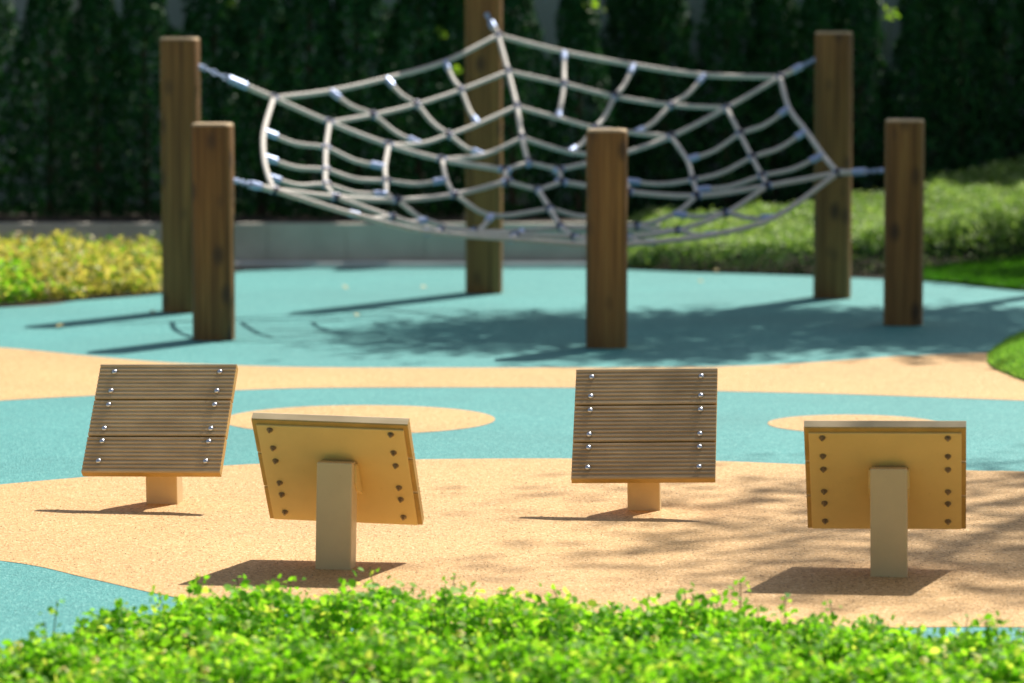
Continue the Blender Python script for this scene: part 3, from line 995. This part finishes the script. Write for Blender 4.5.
for s in NODES:
    rope(N3[s], 0.0128)
    for k in range(5):
        a = N3[s][max(0, k - 1)]; b = N3[s][min(4, k + 1)]
        clamp(N3[s][k], b - a, 0.045 if k else 0.06)
for (s1, s2), rings_ in SECT.items():
    R3 = {}
    m0 = (N3[s1][0] + N3[s2][0]) / 2
    rope([N3[s1][0], N3[s2][0]])
    for k in (1, 2, 3, 4):
        R3[k] = between(s1, s2, k, rings_[k])
        rope([N3[s1][k]] + R3[k] + [N3[s2][k]], 0.0126 if k == 4 else 0.0114)
    for j in (0, 1, 2):
        chain = [R3[4][j], R3[3][j], R3[2][j]]
        if j == 1: chain.append(R3[1][0])
        # ropes hang a little slack between the knots
        pts = [chain[0]]
        for a, b in zip(chain[:-1], chain[1:]):
            m = (a + b) / 2; m.z -= 0.02 * (a - b).length / 0.35
            pts += [m, b]
        rope(pts)
        for q, p in enumerate(chain):
            if q == 0: clamp(p + (pts[1] - p).normalized() * 0.035, pts[1] - p, 0.07, 0.0165, False)
            elif q == len(chain) - 1: clamp(p + (pts[-2] - p).normalized() * 0.035, pts[-2] - p, 0.07, 0.0165, False)
            else: clamp(p, pts[2 * q + 1] - pts[2 * q - 1], 0.04)
# anchor chains from the corners to the posts
ATT = {'LR': ((201, 67), 0), 'LF': ((236, 181), 0), 'B': ((487, 15), 0), 'RR': ((814, 60), 0), 'RF': ((882, 170.5), 0), 'FM': ((603, 250), 0)}
POSTS = {'LR': P_LR, 'LF': P_LF, 'B': P_B, 'RR': P_RR, 'RF': P_RF, 'FM': P_FM}
for s, (ap, _) in ATT.items():
    t, hw, cy = POSTS[s]
    yy = {'LR': cy, 'LF': cy, 'B': cy - hw - 0.012, 'RR': cy - 0.03, 'RF': cy, 'FM': cy + hw + 0.012}[s]
    a = at(ap[0], ap[1], yy)
    b = N3[s][4]
    d = b - a
    L = d.length; d.normalize()
    sl0 = a + d * (L * 0.5)
    # sleeve on the rope end
    bm = bmesh.new(); tube(bm, [p - OFF for p in (a + d * L * 0.36, a + d * L * 0.38, a + d * L * 0.62, a + d * L * 0.64)], [0.012, 0.0185, 0.0185, 0.015], 10)
    obj('end_sleeve', bm, M_CLAMP, net)
    bm = bmesh.new(); tube(bm, [p - OFF for p in smooth_path([a + d * L * 0.62, b], 6)], 0.0146, 8)
    obj('anchor_rope', bm, M_ROPE, net, True)
    # chain links
    bm = bmesh.new()
    ln = 5
    seg = L * 0.37 / ln
    side = d.cross(Vector((0, 0, 1))).normalized(); up = side.cross(d)
    for q in range(ln):
        c = a + d * (seg * (q + 0.5)) - OFF
        s_ = side if q % 2 else up
        lp = [c + d * (seg * 0.66 * math.cos(an)) + s_ * (0.010 * math.sin(an)) for an in [2 * math.pi * z / 12 for z in range(13)]]
        tube(bm, lp, 0.0035, 6, False)
    obj('chain', bm, M_CLAMP, net, True)
    # eye bolt belongs to its post
    bm = bmesh.new()
    inv = t.matrix_basis.inverted() if False else (Matrix.Translation(Vector(t.location)) @ Matrix.Rotation(t.rotation_euler.z, 4, 'Z')).inverted()
    la = inv @ a
    cpt = Vector((max(-hw + 0.01, min(hw - 0.01, la.x)), max(-hw + 0.01, min(hw - 0.01, la.y)), la.z))
    dirv = la - cpt
    if dirv.length < 1e-4: dirv = Vector((1, 0, 0))
    dirv.normalize()
    tube(bm, [cpt - dirv * 0.02, la + dirv * 0.002], 0.006, 8)
    tube(bm, [la - dirv * 0.008, la + dirv * 0.012], [0.014, 0.010], 10)
    obj('eye_bolt', bm, M_CLAMP, t)

# ------------------------------------------------------------------ trees out of frame whose shade falls on the ground
def shade_tree(x, y, zc, rx, ry, rz, n, seed, label, size, gapf):
    r = np.random.default_rng(seed)
    t = empty('shade_tree', (x, y, 0))
    tag(t, label, 'tree')
    # clumps through the crown
    nc = 46
    C = r.normal(size=(nc, 3)); C /= np.linalg.norm(C, axis=1, keepdims=True)
    C *= r.uniform(0.15, 1, (nc, 1)) ** 0.45
    C *= np.array([rx, ry, rz])
    i = r.integers(0, nc, n)
    P = C[i] + r.normal(size=(n, 3)) * gapf + np.array([0, 0, zc])
    N = r.normal(size=(n, 3)) + np.array([0, 0, 0.8])
    link(bpy.data.objects.new('crown', leaf_mesh('crown', P, N, r.uniform(size * 0.7, size * 1.3, n), M_LF_HEDGE, width=0.5, nv=4)), t)
    bm = bmesh.new()
    tube(bm, [(0, 0, -0.05), (0.03, 0, zc * 0.35), (-0.02, 0.03, zc * 0.7), (0, 0, zc)], [0.11, 0.085, 0.06, 0.03], 10)
    for k in range(12):
        c = C[k]; z0 = zc * (0.6 + 0.035 * k)
        tube(bm, [(0, 0, z0), (c[0] * 0.5, c[1] * 0.5, (z0 + zc + c[2]) / 2 + 0.1), (c[0], c[1], zc + c[2])], [0.03, 0.02, 0.008], 6)
    obj('trunk', bm, M_BARK, t)
SH = Vector((SUN.x / SUN.z, SUN.y / SUN.z))
def over(gx, gy, z): return gx + SH.x * z, gy + SH.y * z
x, y = over(1.35, 17.4, 5.6)
shade_tree(x, y, 5.6, 2.1, 1.2, 0.8, 13500, 3, 'broad leafy shade tree standing past the right edge behind the low hedge', 0.11, 0.24)
x, y = over(1.34, 10.8, 8.5)
shade_tree(x, y, 8.5, 1.2, 1.25, 0.7, 2500, 8, 'thin crowned shade tree standing past the right edge near the turf mound', 0.10, 0.30)
x, y = over(3.05, 20.75, 5.0)
shade_tree(x, y, 5.0, 0.6, 0.5, 0.5, 2200, 12, 'leafy shade tree growing behind the grey wall at the right', 0.10, 0.22)

# ------------------------------------------------------------------ a few fallen leaves
spots = [(152, 316, 'pale fallen leaf left of the tall left post'), (60, 330, 'small fallen leaf on the teal near the golden shrubs'), (357, 319, 'yellow fallen leaf in the middle of the teal floor'),
         (345, 291, 'pale fallen leaf left of the rear post'), (424, 291, 'whitish fallen leaf just left of the rear post foot'), (866, 276.5, 'pinkish fallen leaf between the two right posts at the teal edge'),
         (716, 274, 'brown fallen leaf at the hedge foot left of the tall right post'), (700, 285, 'pale fallen leaf on the shaded teal before the hedge')]
for i, (px, py, lab) in enumerate(spots):
    g = ground(px, py)
    P = np.zeros((1, 3)); N = np.array([[0.1, -0.35, 1.0]])
    o = link(bpy.data.objects.new('fallen_leaf', leaf_mesh('fallen_leaf', P, N, np.array([0.04]), M_FALLEN, width=0.55)))
    o.location = (g.x, g.y, 0.022)
    tag(o, lab, 'leaf', 'fallen leaves on the rubber floor')

# ------------------------------------------------------------------ loose rubber granules on the tan floor
def granules():
    r = np.random.default_rng(91)
    n = 9000
    x = r.uniform(-2.2, 2.2, n); y = r.uniform(8.8, 11.9, n)
    k = in_poly(x, y, main); x, y = x[k], y[k]
    # thicker round the foot of the near posts
    for cx, cy in ((-0.45, 10.0), (0.97, 9.95)):
        m = 500
        x = np.concatenate([x, cx + r.normal(size=m) * 0.22]); y = np.concatenate([y, cy + r.normal(size=m) * 0.25])
    n = len(x)
    sz = r.uniform(0.0007, 0.0018, n)
    base = np.array([(1, 0, 0.1), (-0.5, 0.87, 0), (-0.5, -0.87, 0.05), (0.1, 0, 1.2)])
    th = r.uniform(0, 6.28, n); c, s_ = np.cos(th), np.sin(th)
    V = np.zeros((n, 4, 3))
    V[:, :, 0] = base[None, :, 0] * c[:, None] - base[None, :, 1] * s_[:, None]
    V[:, :, 1] = base[None, :, 0] * s_[:, None] + base[None, :, 1] * c[:, None]
    V[:, :, 2] = base[None, :, 2]
    V = V * sz[:, None, None] + np.stack([x, y, np.full(n, 0.0056)], 1)[:, None, :]
    F = np.array([(0, 1, 3), (1, 2, 3), (2, 0, 3)])
    idx = (F[None] + (np.arange(n) * 4)[:, None, None]).reshape(-1, 3)
    me = bpy.data.meshes.new('rubber_granules')
    me.from_pydata(V.reshape(-1, 3).tolist(), [], idx.tolist())
    me.materials.append(M_GRAN)
    o = link(bpy.data.objects.new('rubber_granules', me))
    tag(o, 'loose dark and tan rubber granules scattered over the tan floor', 'granules', kind='stuff')
M_GRAN = m_leaf('granule', [(0.0, (0.05, 0.03, 0.015)), (0.45, (0.20, 0.11, 0.04)), (0.6, (0.45, 0.27, 0.11)), (1.0, (0.75, 0.55, 0.32))], trans=0.0)
granules()
